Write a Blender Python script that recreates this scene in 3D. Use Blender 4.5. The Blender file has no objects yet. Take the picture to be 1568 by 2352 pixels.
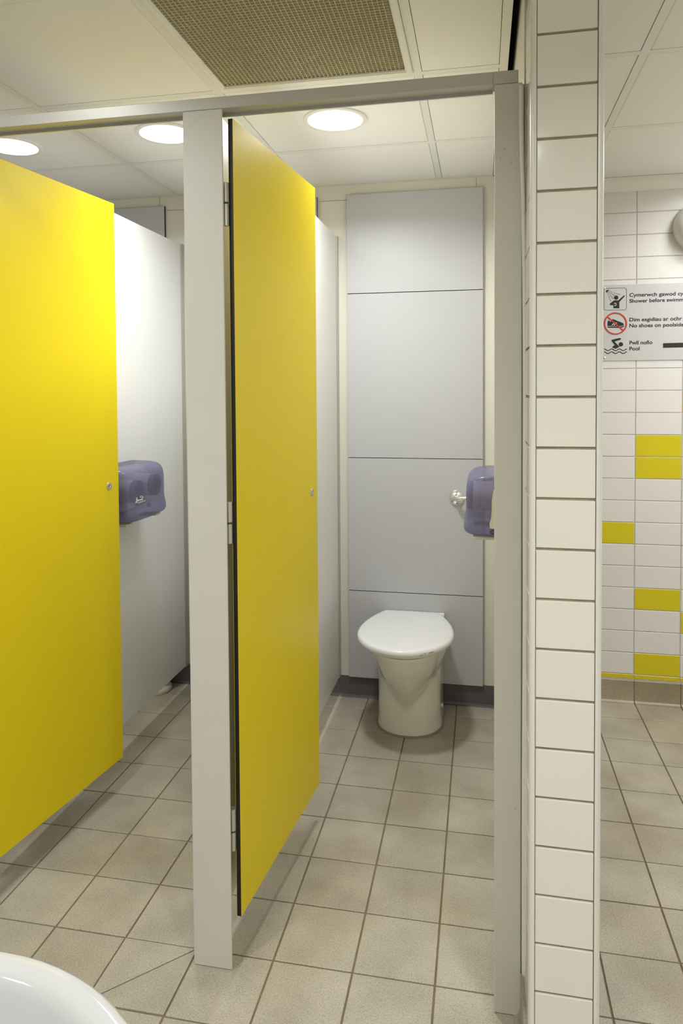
import bpy, bmesh, math, random
from mathutils import Vector, Matrix

random.seed(7)
C = bpy.context.scene.collection
SC = bpy.context.scene

# ------------------------------------------------------------------ camera
YAW, PITCH, ROLL = 0.197590, -0.032980, -0.006557
CAM = Vector((1.30949, -1.88035, 1.42663))
FPX, CX, CY = 1645.272, 776.148, 946.975


def cam_axes():
    cy, sy, cp, sp = math.cos(YAW), math.sin(YAW), math.cos(PITCH), math.sin(PITCH)
    f = Vector((-sy * cp, cy * cp, sp))
    r = Vector((cy, sy, 0))
    u = r.cross(f)
    cr, sr = math.cos(ROLL), math.sin(ROLL)
    return cr * r + sr * u, -sr * r + cr * u, f


cd = bpy.data.cameras.new('camera')
cam = bpy.data.objects.new('camera', cd)
C.objects.link(cam)
_r, _u, _f = cam_axes()
cam.matrix_world = Matrix(((_r.x, _u.x, -_f.x, CAM.x), (_r.y, _u.y, -_f.y, CAM.y), (_r.z, _u.z, -_f.z, CAM.z), (0, 0, 0, 1)))
cd.sensor_fit = 'AUTO'
cd.sensor_width = 36.0
cd.lens = 36.0 * FPX / 2352.0
cd.shift_x = (784 - CX) / 2352.0
cd.shift_y = (CY - 1176) / 2352.0
cd.clip_start = 0.02
SC.camera = cam

# ------------------------------------------------------------------ world, exposure
w = bpy.data.worlds.new('world')
SC.world = w
w.use_nodes = True
w.node_tree.nodes['Background'].inputs[0].default_value = (0, 0, 0, 1)
SC.view_settings.view_transform = 'Standard'
SC.view_settings.look = 'None'
SC.view_settings.gamma = 1.0
SC.view_settings.use_curve_mapping = False
SC.view_settings.exposure = 0.0

CEIL = 2.348
# lamps seen, inferred and added for fill: x, y, watts, label
LAMPS = [
    (0.818, 0.556, 12.8, 'round white recessed downlight glowing above the open cubicle with the toilet'),
    (0.199, 0.556, 5.6, 'round white recessed downlight partly hidden by the wide grey post'),
    (-0.425, 0.556, 8.0, 'round white recessed downlight cut by the left picture edge, leftmost of the three'),
    (0.199, -0.638, 2.2, 'round white recessed downlight over the open floor just in front of the left cubicle'),
    (0.199, -1.236, 10.0, 'added unseen fill downlight over the open floor further from the left cubicle'),  # added lamp, brightens the wide post and the front floor
    (-0.425, -2.13, 5.0, 'added unseen fill downlight at the far left end of the washroom'),  # added out of view as fill from the rear left
    (1.437, -1.83, 5.0, 'round white recessed downlight above the viewpoint'),
    (0.199, -2.43, 10.0, 'added unseen fill downlight by the wall opposite the left cubicle'),  # added lamp, takes over part of the front fill
    (2.06, -1.83, 17.0, 'added unseen fill downlight to the right of the viewpoint'),  # added out of view to lift the whole front area
    (2.678, 0.556, 17.0, 'added unseen fill downlight halfway along the corridor'),  # added lamp, brightens the corridor wall and floor
    (2.37, 1.17, 4.2, 'round white recessed downlight washing the tiled corridor wall'),
]
LAMP_COL = (0.99, 1.0, 0.995)


# ------------------------------------------------------------------ helpers
def tag(o, label=None, cat=None, group=None, kind=None):
    if label:
        o['label'] = label
    if cat:
        o['category'] = cat
    if group:
        o['group'] = group
    if kind:
        o['kind'] = kind
    return o


def thing(name, label, cat, loc=(0, 0, 0), rz=0.0, group=None, kind=None):
    o = bpy.data.objects.new(name, None)
    o.empty_display_size = 0.1
    C.objects.link(o)
    o.location = loc
    o.rotation_euler = (0, 0, rz)
    return tag(o, label, cat, group, kind)


def copy_tree(o, parent=None):
    c = o.copy()
    C.objects.link(c)
    if parent:
        c.parent = parent
    for ch in list(o.children):
        copy_tree(ch, c)
    return c


class MB:
    """collects simple solids and links them as one mesh object"""

    def __init__(self):
        self.bm = bmesh.new()

    def _merge(self, b):
        me = bpy.data.meshes.new('tmp')
        b.to_mesh(me)
        b.free()
        self.bm.from_mesh(me)
        bpy.data.meshes.remove(me)

    def box(self, lo, hi, bev=0.0, seg=1):
        b = bmesh.new()
        lo, hi = Vector(lo), Vector(hi)
        m = Matrix.Translation((lo + hi) / 2) @ Matrix.Diagonal(((hi - lo).x, (hi - lo).y, (hi - lo).z, 1))
        bmesh.ops.create_cube(b, size=1.0, matrix=m)
        if bev > 0:
            bmesh.ops.bevel(b, geom=list(b.edges), offset=bev, segments=seg, profile=0.5, affect='EDGES')
        self._merge(b)
        return self

    def loft(self, rings, cap0=True, cap1=True, closed=True):
        b = self.bm
        vs = [[b.verts.new(p) for p in r] for r in rings]
        n = len(rings[0])
        for a, c in zip(vs[:-1], vs[1:]):
            for i in range(n if closed else n - 1):
                j = (i + 1) % n
                b.faces.new((a[i], a[j], c[j], c[i]))
        if cap0:
            b.faces.new(list(reversed(vs[0])))
        if cap1:
            b.faces.new(vs[-1])
        return self

    def cyl(self, p0, p1, r0, r1=None, seg=24):
        p0, p1 = Vector(p0), Vector(p1)
        d = (p1 - p0).normalized()
        a = d.orthogonal().normalized()
        c = d.cross(a)
        r1 = r0 if r1 is None else r1
        rings = []
        for p, r in ((p0, r0), (p1, r1)):
            rings.append([p + r * (math.cos(t) * a + math.sin(t) * c) for t in [2 * math.pi * k / seg for k in range(seg)]])
        return self.loft(rings)

    def lathe(self, prof, origin, axis=(0, 0, 1), seg=48, cap0=True, cap1=True):
        """prof: list of (radius, height along axis)"""
        o, d = Vector(origin), Vector(axis).normalized()
        a = d.orthogonal().normalized()
        c = d.cross(a)
        rings = [[o + d * h + r * (math.cos(t) * a + math.sin(t) * c) for t in [2 * math.pi * k / seg for k in range(seg)]] for r, h in prof]
        return self.loft(rings, cap0, cap1)

    def tube(self, pts, r, seg=10):
        pts = [Vector(p) for p in pts]
        rings = []
        ref = None
        for i, p in enumerate(pts):
            d = (pts[min(i + 1, len(pts) - 1)] - pts[max(i - 1, 0)]).normalized()
            if ref is None:
                ref = d.orthogonal().normalized()
            a = (ref - d * ref.dot(d)).normalized()
            ref = a
            c = d.cross(a)
            rr = r[i] if isinstance(r, (list, tuple)) else r
            rings.append([p + rr * (math.cos(t) * a + math.sin(t) * c) for t in [2 * math.pi * k / seg for k in range(seg)]])
        return self.loft(rings)

    def prism(self, poly, to3, d0, d1):
        """poly of 2-D points, to3(u, v, d) -> xyz"""
        b = self.bm
        a = [b.verts.new(to3(u, v, d0)) for u, v in poly]
        c = [b.verts.new(to3(u, v, d1)) for u, v in poly]
        n = len(poly)
        b.faces.new(a)
        b.faces.new(list(reversed(c)))
        for i in range(n):
            j = (i + 1) % n
            b.faces.new((a[j], a[i], c[i], c[j]))
        return self

    def mesh(self, name, mats, smooth=False, angle=0.6):
        bmesh.ops.recalc_face_normals(self.bm, faces=list(self.bm.faces))
        me = bpy.data.meshes.new(name)
        self.bm.to_mesh(me)
        self.bm.free()
        for m in (mats if isinstance(mats, (list, tuple)) else [mats]):
            me.materials.append(m)
        if smooth:
            for p in me.polygons:
                p.use_smooth = True
            me.set_sharp_from_angle(angle=angle)
        return me

    def build(self, name, mat, parent=None, world=True, smooth=False, angle=0.6):
        """world=True: the coordinates given are world ones, the parent is unrotated"""
        if parent is not None and world:
            off = Vector((0, 0, 0))
            p = parent
            while p is not None:
                off += p.location
                p = p.parent
            bmesh.ops.translate(self.bm, verts=list(self.bm.verts), vec=-off)
        o = bpy.data.objects.new(name, self.mesh(name, mat, smooth, angle))
        C.objects.link(o)
        o.parent = parent
        return o


def instance(name, me, loc, parent=None, scale=None):
    o = bpy.data.objects.new(name, me)
    C.objects.link(o)
    o.location = loc
    if scale:
        o.scale = scale
    o.parent = parent
    return o


# ------------------------------------------------------------------ materials
def lin(r, g, b):
    def f(c):
        c /= 255.0
        return c / 12.92 if c <= 0.04045 else ((c + 0.055) / 1.055) ** 2.4
    return (f(r), f(g), f(b), 1.0)


def mat(name, col, rough=0.5, metal=0.0, var=0.0, vscale=6.0, bump=0.0, bscale=200.0, spec=0.5, coat=0.0, rvar=0.0):
    m = bpy.data.materials.new(name)
    m.use_nodes = True
    nt = m.node_tree
    N, L = nt.nodes, nt.links
    b = N['Principled BSDF']
    b.inputs['Base Color'].default_value = col
    b.inputs['Roughness'].default_value = rough
    b.inputs['Metallic'].default_value = metal
    b.inputs['Specular IOR Level'].default_value = spec
    b.inputs['Coat Weight'].default_value = coat
    geo = N.new('ShaderNodeNewGeometry')
    if var > 0:
        n = N.new('ShaderNodeTexNoise')
        n.inputs['Scale'].default_value = vscale
        n.inputs['Detail'].default_value = 4
        L.new(geo.outputs['Position'], n.inputs['Vector'])
        mx = N.new('ShaderNodeMix')
        mx.data_type = 'RGBA'
        mx.inputs['A'].default_value = tuple(c * (1 - var) for c in col[:3]) + (1,)
        mx.inputs['B'].default_value = tuple(min(1, c * (1 + var)) for c in col[:3]) + (1,)
        L.new(n.outputs['Fac'], mx.inputs['Factor'])
        L.new(mx.outputs['Result'], b.inputs['Base Color'])
        if rvar > 0:
            mr = N.new('ShaderNodeMapRange')
            mr.inputs['To Min'].default_value = rough - rvar
            mr.inputs['To Max'].default_value = rough + rvar
            L.new(n.outputs['Fac'], mr.inputs['Value'])
            L.new(mr.outputs['Result'], b.inputs['Roughness'])
    if bump > 0:
        n2 = N.new('ShaderNodeTexNoise')
        n2.inputs['Scale'].default_value = bscale
        n2.inputs['Detail'].default_value = 2
        L.new(geo.outputs['Position'], n2.inputs['Vector'])
        bp = N.new('ShaderNodeBump')
        bp.inputs['Strength'].default_value = bump
        bp.inputs['Distance'].default_value = 0.001
        L.new(n2.outputs['Fac'], bp.inputs['Height'])
        L.new(bp.outputs['Normal'], b.inputs['Normal'])
    return m


def stone_mat(name, base, rough=0.42):
    """speckled beige porcelain: fine dark specks over a mottled, slightly stained ground"""
    m = bpy.data.materials.new(name)
    m.use_nodes = True
    nt = m.node_tree
    N, L = nt.nodes, nt.links
    b = N['Principled BSDF']
    b.inputs['Roughness'].default_value = rough
    geo = N.new('ShaderNodeNewGeometry')
    rnd = N.new('ShaderNodeObjectInfo')

    def noise(scale, detail, rough_=0.5):
        n = N.new('ShaderNodeTexNoise')
        n.inputs['Scale'].default_value = scale
        n.inputs['Detail'].default_value = detail
        n.inputs['Roughness'].default_value = rough_
        L.new(geo.outputs['Position'], n.inputs['Vector'])
        return n

    def ramp(src, stops):
        r = N.new('ShaderNodeValToRGB')
        e = r.color_ramp.elements
        e[0].position, e[0].color = stops[0]
        e[1].position, e[1].color = stops[1]
        L.new(src, r.inputs['Fac'])
        return r

    def mul(a, c, fac=1.0):
        x = N.new('ShaderNodeMix')
        x.data_type = 'RGBA'
        x.blend_type = 'MULTIPLY'
        x.inputs['Factor'].default_value = fac
        L.new(a, x.inputs['A'])
        L.new(c, x.inputs['B'])
        return x.outputs['Result']

    mott = ramp(noise(7.0, 5).outputs['Fac'], [(0.3, tuple(c * 0.86 for c in base[:3]) + (1,)), (0.72, tuple(min(1, c * 1.12) for c in base[:3]) + (1,))])
    specks = ramp(noise(430.0, 1).outputs['Fac'], [(0.30, (0.52, 0.50, 0.46, 1)), (0.40, (1, 1, 1, 1))])
    grain = ramp(noise(240.0, 2).outputs['Fac'], [(0.35, (0.86, 0.84, 0.80, 1)), (0.65, (1.06, 1.05, 1.03, 1))])
    stain = ramp(noise(2.6, 3).outputs['Fac'], [(0.34, (0.84, 0.79, 0.70, 1)), (0.55, (1, 1, 1, 1))])
    tile = N.new('ShaderNodeMapRange')
    tile.inputs['To Min'].default_value = 0.93
    tile.inputs['To Max'].default_value = 1.05
    L.new(rnd.outputs['Random'], tile.inputs['Value'])
    comb = N.new('ShaderNodeCombineColor')
    for k in range(3):
        L.new(tile.outputs['Result'], comb.inputs[k])
    c = mul(mott.outputs['Color'], specks.outputs['Color'])
    c = mul(c, grain.outputs['Color'])
    c = mul(c, stain.outputs['Color'], 0.8)
    c = mul(c, comb.outputs['Color'])
    L.new(c, b.inputs['Base Color'])
    bp = N.new('ShaderNodeBump')
    bp.inputs['Strength'].default_value = 0.12
    bp.inputs['Distance'].default_value = 0.0006
    L.new(noise(300.0, 2).outputs['Fac'], bp.inputs['Height'])
    L.new(bp.outputs['Normal'], b.inputs['Normal'])
    return m


M_YELLOW = mat('yellow_laminate', (0.83, 0.655, 0.006, 1), 0.38, var=0.02, bump=0.10, bscale=420, spec=0.22)
M_CORE = mat('black_laminate_core', (0.006, 0.005, 0.005, 1), 0.5)
M_POST = mat('pale_grey_paint', (0.60, 0.585, 0.52, 1), 0.40, var=0.03, vscale=9)
M_RAIL = mat('satin_grey_metal', (0.50, 0.49, 0.45, 1), 0.42, metal=0.3, var=0.03, vscale=9)
M_STEEL = mat('brushed_steel', (0.62, 0.60, 0.55, 1), 0.30, metal=0.9)
M_DARKSTEEL = mat('dark_bushing', (0.10, 0.10, 0.11, 1), 0.4, metal=0.5)
M_CHROME = mat('chrome', (0.86, 0.86, 0.85, 1), 0.05, metal=1.0)
M_PARTITION = mat('white_laminate', (0.80, 0.80, 0.775, 1), 0.40, var=0.015, bump=0.06, bscale=420)
M_ALU = mat('aluminium_channel', (0.50, 0.50, 0.48, 1), 0.35, metal=0.6)
M_DUCT = mat('light_grey_laminate', (0.545, 0.55, 0.565, 1), 0.42, var=0.015, bump=0.05, bscale=420)
M_CREAM = mat('cream_lining', (0.78, 0.755, 0.66, 1), 0.40, var=0.02)
M_VINYL = mat('grey_vinyl', (0.115, 0.108, 0.115, 1), 0.45, var=0.12, vscale=14)
M_CEIL = mat('ceiling_tile_paint', (0.88, 0.865, 0.81, 1), 0.75, var=0.02, vscale=4, bump=0.12, bscale=350)
M_BAR = mat('white_ceiling_bar', (0.82, 0.81, 0.75, 1), 0.5)
M_DARK = mat('ceiling_void_shade', (0.01, 0.009, 0.008, 1), 0.9)  # near-black colour stands in for the shade above the ceiling
M_GRILLE = mat('cream_grille', (0.66, 0.60, 0.40, 1), 0.55, var=0.05, vscale=20)
M_DUCTVOID = mat('shaded_duct', (0.26, 0.215, 0.115, 1), 0.9, var=0.3, vscale=12)  # olive-dark colour paints in the darkness behind the grille
M_GLAZE = mat('white_glazed_tile', (0.79, 0.77, 0.695, 1), 0.10, var=0.03, vscale=5, bump=0.25, bscale=9, spec=0.5)
M_TRIM = mat('white_trim_plastic', (0.76, 0.75, 0.70, 1), 0.25)
M_GROUT = mat('brown_grout', (0.36, 0.315, 0.215, 1), 0.9, var=0.35, vscale=30, bump=0.3)
M_GROUTLT = mat('grey_grout', (0.50, 0.475, 0.44, 1), 0.9, var=0.2, vscale=20)
M_WTILE = mat('white_matt_tile', (0.745, 0.73, 0.71, 1), 0.32, var=0.02, vscale=3)
M_YTILE = mat('yellow_matt_tile', (0.66, 0.55, 0.004, 1), 0.32, var=0.02, vscale=3)
M_FLOORGROUT = mat('floor_grout', (0.20, 0.155, 0.085, 1), 0.9, var=0.4, vscale=9)
M_STONE = stone_mat('speckled_floor_tile', (0.455, 0.425, 0.355, 1))
M_STONE2 = stone_mat('speckled_skirting_tile', (0.40, 0.345, 0.26, 1))
M_STONE3 = stone_mat('grey_skirting_tile', (0.36, 0.335, 0.30, 1))
M_PAINT = mat('painted_wall', (0.78, 0.76, 0.69, 1), 0.6)
M_CERAMIC = mat('white_ceramic', (0.48, 0.48, 0.475, 1), 0.10, coat=0.2)
M_SEAT = mat('white_seat_plastic', (0.86, 0.86, 0.85, 1), 0.16, var=0.01)
M_PAN = mat('cream_white_ceramic', (0.82, 0.79, 0.69, 1), 0.12, coat=0.3)
M_SEAL = mat('dirty_sealant', (0.27, 0.235, 0.18, 1), 0.7)
M_CREAMPLASTIC = mat('cream_plastic', (0.72, 0.68, 0.54, 1), 0.35)
M_CREAMPLASTIC2 = mat('pale_plastic', (0.74, 0.72, 0.62, 1), 0.3)
M_PAPER = mat('white_paper_roll', (0.75, 0.72, 0.70, 1), 0.9)
M_KNOB = mat('dark_spindle', (0.07, 0.065, 0.10, 1), 0.45)
M_SPINDLE = mat('grey_spindle_disc', (0.22, 0.20, 0.27, 1), 0.5)
M_WHITEPRINT = mat('white_print', (0.9, 0.9, 0.92, 1), 0.5)
M_BLACKPRINT = mat('black_print', (0.014, 0.011, 0.012, 1), 0.45)
M_REDPRINT = mat('red_print', (0.50, 0.040, 0.012, 1), 0.45)
M_SIGN = mat('white_sign_board', (0.56, 0.56, 0.57, 1), 0.38)
M_DOME = mat('white_dome_plastic', (0.80, 0.79, 0.77, 1), 0.22)
M_SCUFF = mat('dark_scuff', (0.22, 0.19, 0.13, 1), 0.6)


def translucent_mat():
    m = bpy.data.materials.new('smoky_blue_plastic')
    m.use_nodes = True
    N, L = m.node_tree.nodes, m.node_tree.links
    b = N['Principled BSDF']
    b.inputs['Base Color'].default_value = (0.205, 0.205, 0.35, 1)
    b.inputs['Roughness'].default_value = 0.2
    t = N.new('ShaderNodeBsdfTransparent')
    t.inputs['Color'].default_value = (0.70, 0.69, 0.84, 1)
    x = N.new('ShaderNodeMixShader')
    x.inputs[0].default_value = 0.52
    L.new(t.outputs[0], x.inputs[1])
    L.new(b.outputs[0], x.inputs[2])
    L.new(x.outputs[0], N['Material Output'].inputs['Surface'])
    return m


M_SMOKY = translucent_mat()


def glow_mat():
    m = bpy.data.materials.new('lamp_glass')
    m.use_nodes = True
    N, L = m.node_tree.nodes, m.node_tree.links
    b = N['Principled BSDF']
    b.inputs['Base Color'].default_value = (0.9, 0.9, 0.88, 1)
    b.inputs['Emission Color'].default_value = LAMP_COL + (1,)
    b.inputs['Emission Strength'].default_value = 6.0
    return m


M_GLOW = glow_mat()

# ------------------------------------------------------------------ floor
WALL_BACK, WALL_COR = 1.345, 1.515
DIV_L, DIV_R, DIV_F = 1.4035, 1.540, -0.425
XL, XR, YB = -2.2, 3.0, -3.2

floor = MB().box((XL, YB, -0.15), (XR, 1.7, -0.0035)).build('floor', M_FLOORGROUT)
tag(floor, 'beige speckled tiled washroom floor with dark brown grout lines', 'floor', kind='structure')
ROWS = [-1.2, -1.0, -0.8, -0.6042, -0.4042, -0.2037, -0.0007, 0.2004, 0.4052, 0.6084, 0.814, 1.018, 1.222, WALL_BACK - 0.006]
COLS = [-0.8, -0.6, -0.4, -0.2023, -0.0023, 0.1982, 0.4002, 0.5997, 0.7996, 1.0005, 1.2006, 1.4005]
CROWS = [-1.1916, -0.9966, -0.8016, -0.6066, -0.4116, -0.2166, -0.0216, 0.1718, 0.364, 0.5583, 0.7592, 0.9587, 1.1469, 1.3429, WALL_COR - 0.010]
CCOLS = [1.6008, 1.7915, 1.9853, 2.18, 2.375, 2.57]
_tile_cache = {}


def floor_tile(x0, x1, y0, y1, g=0.0045, dz=0.0):
    wx, wy = x1 - x0 - g, y1 - y0 - g
    key = (round(wx, 2), round(wy, 2))
    if key not in _tile_cache:
        _tile_cache[key] = (wx, wy, MB().box((-wx / 2, -wy / 2, -0.008), (wx / 2, wy / 2, 0), 0.0012).mesh('tile', M_STONE))
    bx, by, me = _tile_cache[key]
    return instance('tile', me, ((x0 + x1) / 2, (y0 + y1) / 2, dz), floor, (wx / bx, wy / by, 1))


for j in range(len(ROWS) - 1):
    for i in range(len(COLS) - 1):
        y0, y1 = ROWS[j], ROWS[j + 1]
        x0, x1 = COLS[i], COLS[i + 1]
        dz = random.uniform(-0.0004, 0.0003)
        if abs(x0 - 0.4002) < 1e-4 and abs(y0 + 0.4042) < 1e-4:
            g = 0.0022                                     # this tile is cut corner to corner
            for tri in ([(x0 + g, y0 + 2.2 * g), (x1 - 2.2 * g, y1 - g), (x0 + g, y1 - g)], [(x0 + 2.2 * g, y0 + g), (x1 - g, y0 + g), (x1 - g, y1 - 2.2 * g)]):
                MB().prism(tri, lambda u, v, d: (u, v, d), -0.008, 0.0).build('tile', M_STONE, floor)
            continue
        floor_tile(x0, x1, y0, y1, dz=dz)
for j in range(len(CROWS) - 1):
    y0, y1 = CROWS[j], CROWS[j + 1]
    xs = ([1.4005] if y1 < DIV_F + 0.02 else [DIV_R - 0.002]) + CCOLS
    for i in range(len(xs) - 1):
        floor_tile(xs[i], xs[i + 1], y0, y1, dz=random.uniform(-0.0004, 0.0003))
m = MB()
far = [(x * 0.2, y * 0.2) for x in range(-11, 15) for y in range(-16, -6)]
far += [(x * 0.2, y * 0.2) for x in range(-11, -4) for y in range(-6, 7)] + [(2.57 + x * 0.2, y * 0.2 - 0.02) for x in range(0, 3) for y in range(-6, 8)]
for x, y in far:
    if x < XL or x + 0.2 > XR + 0.1 or y < YB or (y + 0.2 > ROWS[0] + 0.01 and -0.81 < x < 2.56):
        continue
    v = [m.bm.verts.new(p) for p in ((x + .002, y + .002, 0), (x + .198, y + .002, 0), (x + .198, y + .198, 0), (x + .002, y + .198, 0))]
    m.bm.faces.new(v)
tag(m.build('tile_field', M_STONE, floor), kind='stuff')

# ------------------------------------------------------------------ ceiling
BX = [-1.964, -1.346, -0.728, -0.110, 0.508, 1.127, 1.751, 2.369, 2.987]
BY = [-3.33, -2.733, -2.136, -1.536, -0.937, -0.339, 0.258, 0.855, 1.47]
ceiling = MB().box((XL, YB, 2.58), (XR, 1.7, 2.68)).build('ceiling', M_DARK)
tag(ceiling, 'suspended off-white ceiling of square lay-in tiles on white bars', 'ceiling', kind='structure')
HB = 0.012
PERX = 1.384          # edge of the ceiling on the cubicle side of the tiled wall
for x in BX[:-1]:
    y1 = WALL_BACK if x < 1.3 else WALL_COR - 0.02
    MB().box((x - HB, YB, CEIL), (x + HB, y1, CEIL + 0.03)).build('grid_bar', M_BAR, ceiling)
for y in BY[1:-1]:
    segs = [(XL, PERX - 0.024), (DIV_R, XR)] if y > -0.43 else [(XL, XR)]
    for a, b in segs:
        MB().box((a, y - HB, CEIL + 0.0004), (b, y + HB, CEIL + 0.028)).build('grid_bar', M_BAR, ceiling)
MB().box((PERX - 0.024, -0.4, CEIL - 0.0003), (PERX, WALL_BACK, CEIL + 0.03)).build('edge_bar', M_BAR, ceiling)
MB().box((XL, WALL_BACK - 0.016, CEIL - 0.0003), (PERX, WALL_BACK, CEIL + 0.03)).build('edge_bar', M_BAR, ceiling)
LAMPCELL = {(round(l[0], 1), round(l[1], 1)) for l in LAMPS}


def ceiling_tile(x0, x1, y0, y1):
    x0 += HB + 0.0012; x1 -= HB + 0.0012; y0 += HB + 0.0012; y1 -= HB + 0.0012
    MB().box((x0, y0, CEIL + 0.0008), (x1, y1, CEIL + 0.016), 0.0015).build('ceiling_tile', M_CEIL, ceiling)


for i in range(len(BX)):
    for j in range(len(BY) - 1):
        x0 = BX[i - 1] if i else XL
        x1 = BX[i]
        y0, y1 = BY[j], BY[j + 1]
        if (i, j) == (5, 4):
            pass
        if abs(x0 - 0.508) < 1e-6 and abs(y0 + 0.339) < 1e-6:
            continue                                     # the grille sits in this field
        if y0 > 0.8:
            y1 = (WALL_BACK - 0.004) if x1 < 1.3 else WALL_COR - 0.018
        y0 = max(y0, YB)
        if abs(x0 - 1.127) < 1e-6:
            if y0 > -0.4:
                ceiling_tile(x0, PERX - 0.012, y0, y1 if y0 < 0.8 else WALL_BACK - 0.004)
                ceiling_tile(DIV_R - 0.011, x1, y0, y1 if y0 < 0.8 else WALL_COR - 0.018)
            elif y0 > -1.0:
                ceiling_tile(x0, PERX - 0.012, y0, y1)
                ceiling_tile(DIV_R - 0.011, x1, y0, y1)
                ceiling_tile(PERX - 0.034, DIV_R + 0.012, y0, -0.44)
            else:
                ceiling_tile(x0, x1, y0, y1)
        else:
            ceiling_tile(x0, x1, y0, y1)

# ------------------------------------------------------------------ walls
wb = MB().box((XL, WALL_BACK + 0.004, 0), (DIV_L + 0.004, 1.7, 2.58)).build('wall_back', M_GROUTLT)
tag(wb, 'cream panelled back wall of the cubicles behind the toilet', 'wall', kind='structure')
for a, b in ((-1.688, -0.944), (-0.944, -0.200), (-0.200, 0.544), (0.544, 1.288)):
    MB().box((a + 0.0008, WALL_BACK, 2.2835), (b - 0.0008, WALL_BACK + 0.006, CEIL + 0.01), 0.0006).build('lining_panel', M_CREAM, wb)
for a, b in ((-1.95, -1.20), (-1.20, -0.47), (-0.47, 0.27), (0.27, 1.01), (1.01, 1.288), (1.288, DIV_L)):
    MB().box((a + 0.0006, WALL_BACK, 0.0), (b - 0.0006, WALL_BACK + 0.006, 2.2815 if b < 1.3 else CEIL + 0.01), 0.0006).build('lining_panel', M_CREAM, wb)

wc = MB().box((DIV_R - 0.01, WALL_COR + 0.0016, 0), (XR, 1.7, 2.58)).build('wall_front', M_GROUTLT)
tag(wc, 'white oblong tiled corridor wall scattered with yellow tiles below the sign', 'wall', kind='structure')
ZR = [0.1275 + 0.0986 * k for k in range(23)]
XC = [DIV_R, 1.5955, 1.7895, 1.9835, 2.1775, 2.3715, 2.5655, 2.7595, 2.9535]
YEL = {(3, 9), (3, 10), (3, 3), (3, 0), (2, 6), (4, 12), (4, 2), (5, 7), (6, 10), (5, 4), (6, 1), (7, 8)}
_wt = {}


def wall_tile(x0, x1, z0, z1, yellow, parent):
    g = 0.0042
    k = (round(x1 - x0, 3), round(z1 - z0, 3), yellow)
    if k not in _wt:
        a, b = (x1 - x0 - g) / 2, (z1 - z0 - g) / 2
        _wt[k] = MB().box((-a, 0, -b), (a, 0.008, b), 0.0009).mesh('tile', M_YTILE if yellow else M_WTILE)
    instance('tile', _wt[k], ((x0 + x1) / 2, WALL_COR + random.uniform(-0.0002, 0.0002), (z0 + z1) / 2), parent)


for i in range(len(XC) - 1):
    wall_tile(XC[i], XC[i + 1], 0.105, 0.1275, True, wc)
    for k in range(22):
        wall_tile(XC[i], XC[i + 1], ZR[k], ZR[k + 1], (i, k) in YEL, wc)

wd = MB().box((DIV_L + 0.004, DIV_F + 0.0045, 0), (DIV_R - 0.004, WALL_COR + 0.004, 2.58)).build('wall_middle', M_GROUT)
tag(wd, 'free end of the wall clad in a single column of glossy cream tiles', 'wall', kind='structure')
tf = MB().box((-0.0558, 0, -0.0474), (0.0558, 0.006, 0.0474), 0.0014, 2).mesh('tile', M_GLAZE)
tl = MB().box((0, -0.075, -0.0474), (0.006, 0.075, 0.0474), 0.0014, 2).mesh('tile', M_GLAZE)
for k in range(-1, 24):
    zc = 0.0075 + 0.1 * k + 0.05
    if k < 0:
        continue
    o = instance('tile', tf, (1.4707, DIV_F, zc), wd)
    o.rotation_euler = (random.uniform(-.006, .006), 0, random.uniform(-.006, .006))
    if k > 0:
        o = instance('tile', tl, (DIV_L, -0.337, zc), wd)
        o.rotation_euler = (0, random.uniform(-.006, .006), random.uniform(-.004, .004))
MB().box((DIV_L, -0.20, 0.0), (DIV_L + 0.005, WALL_BACK, CEIL + 0.05)).build('lining_panel', M_CREAM, wd)


def round_strip(x0, x1, y0, y1, z0, z1, cut):
    """a trim with one rounded corner; cut = 'L' or 'R' side towards the viewer"""
    pts = []
    r = min(x1 - x0, y1 - y0) * 0.9
    if cut == 'L':
        pts = [(x1, y0), (x1, y1), (x0, y1)] + [(x0 + r - r * math.cos(t), y0 + r - r * math.sin(t)) for t in [math.pi / 2 * k / 6 for k in range(7)]]
    else:
        pts = [(x0, y0), (x0, y1), (x1, y1)] + [(x1 - r + r * math.cos(t), y0 + r - r * math.sin(t)) for t in [math.pi / 2 * k / 6 for k in range(7)]]
    return MB().prism(pts, lambda u, v, d: (u, v, d), z0, z1)


tag(round_strip(1.4025, 1.4137, DIV_F - 0.002, DIV_F + 0.010, 0, 2.5, 'L').build('trim_1', M_TRIM, smooth=True), 'white rounded corner trim on the left edge of the tiled wall end', 'trim', kind='structure')
tag(round_strip(1.5278, 1.5402, DIV_F - 0.002, DIV_F + 0.012, 0, 2.5, 'R').build('trim_2', M_TRIM, smooth=True), 'white rounded corner trim on the right edge of the tiled wall end', 'trim', kind='structure')
BEAD = [(0.100, 1.4035), (0.50, 1.4040), (1.0, 1.4045), (1.4, 1.4040), (1.70, 1.4015), (1.83, 1.3995), (1.95, 1.3955), (2.03, 1.3945), (2.117, 1.3945)]
zz = [0.100, 0.102, 0.106] + [0.16 + 0.08 * k for k in range(25)]


def bead_x(z):
    for (z0, x0), (z1, x1) in zip(BEAD[:-1], BEAD[1:]):
        if z <= z1:
            return x0 + (x1 - x0) * (z - z0) / (z1 - z0)
    return BEAD[-1][1]


m = MB().tube([(bead_x(z) + 0.0003 * math.sin(9 * z), -0.2568, z) for z in zz], [0.002, 0.0045, 0.0056] + [0.0057 + 0.0004 * math.sin(3.1 * z) for z in zz[3:]], 12)
tag(m.build('trim_3', M_TRIM, smooth=True), 'white sealant bead between the narrow right post and the glossy tiles', 'trim', kind='structure')
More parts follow.
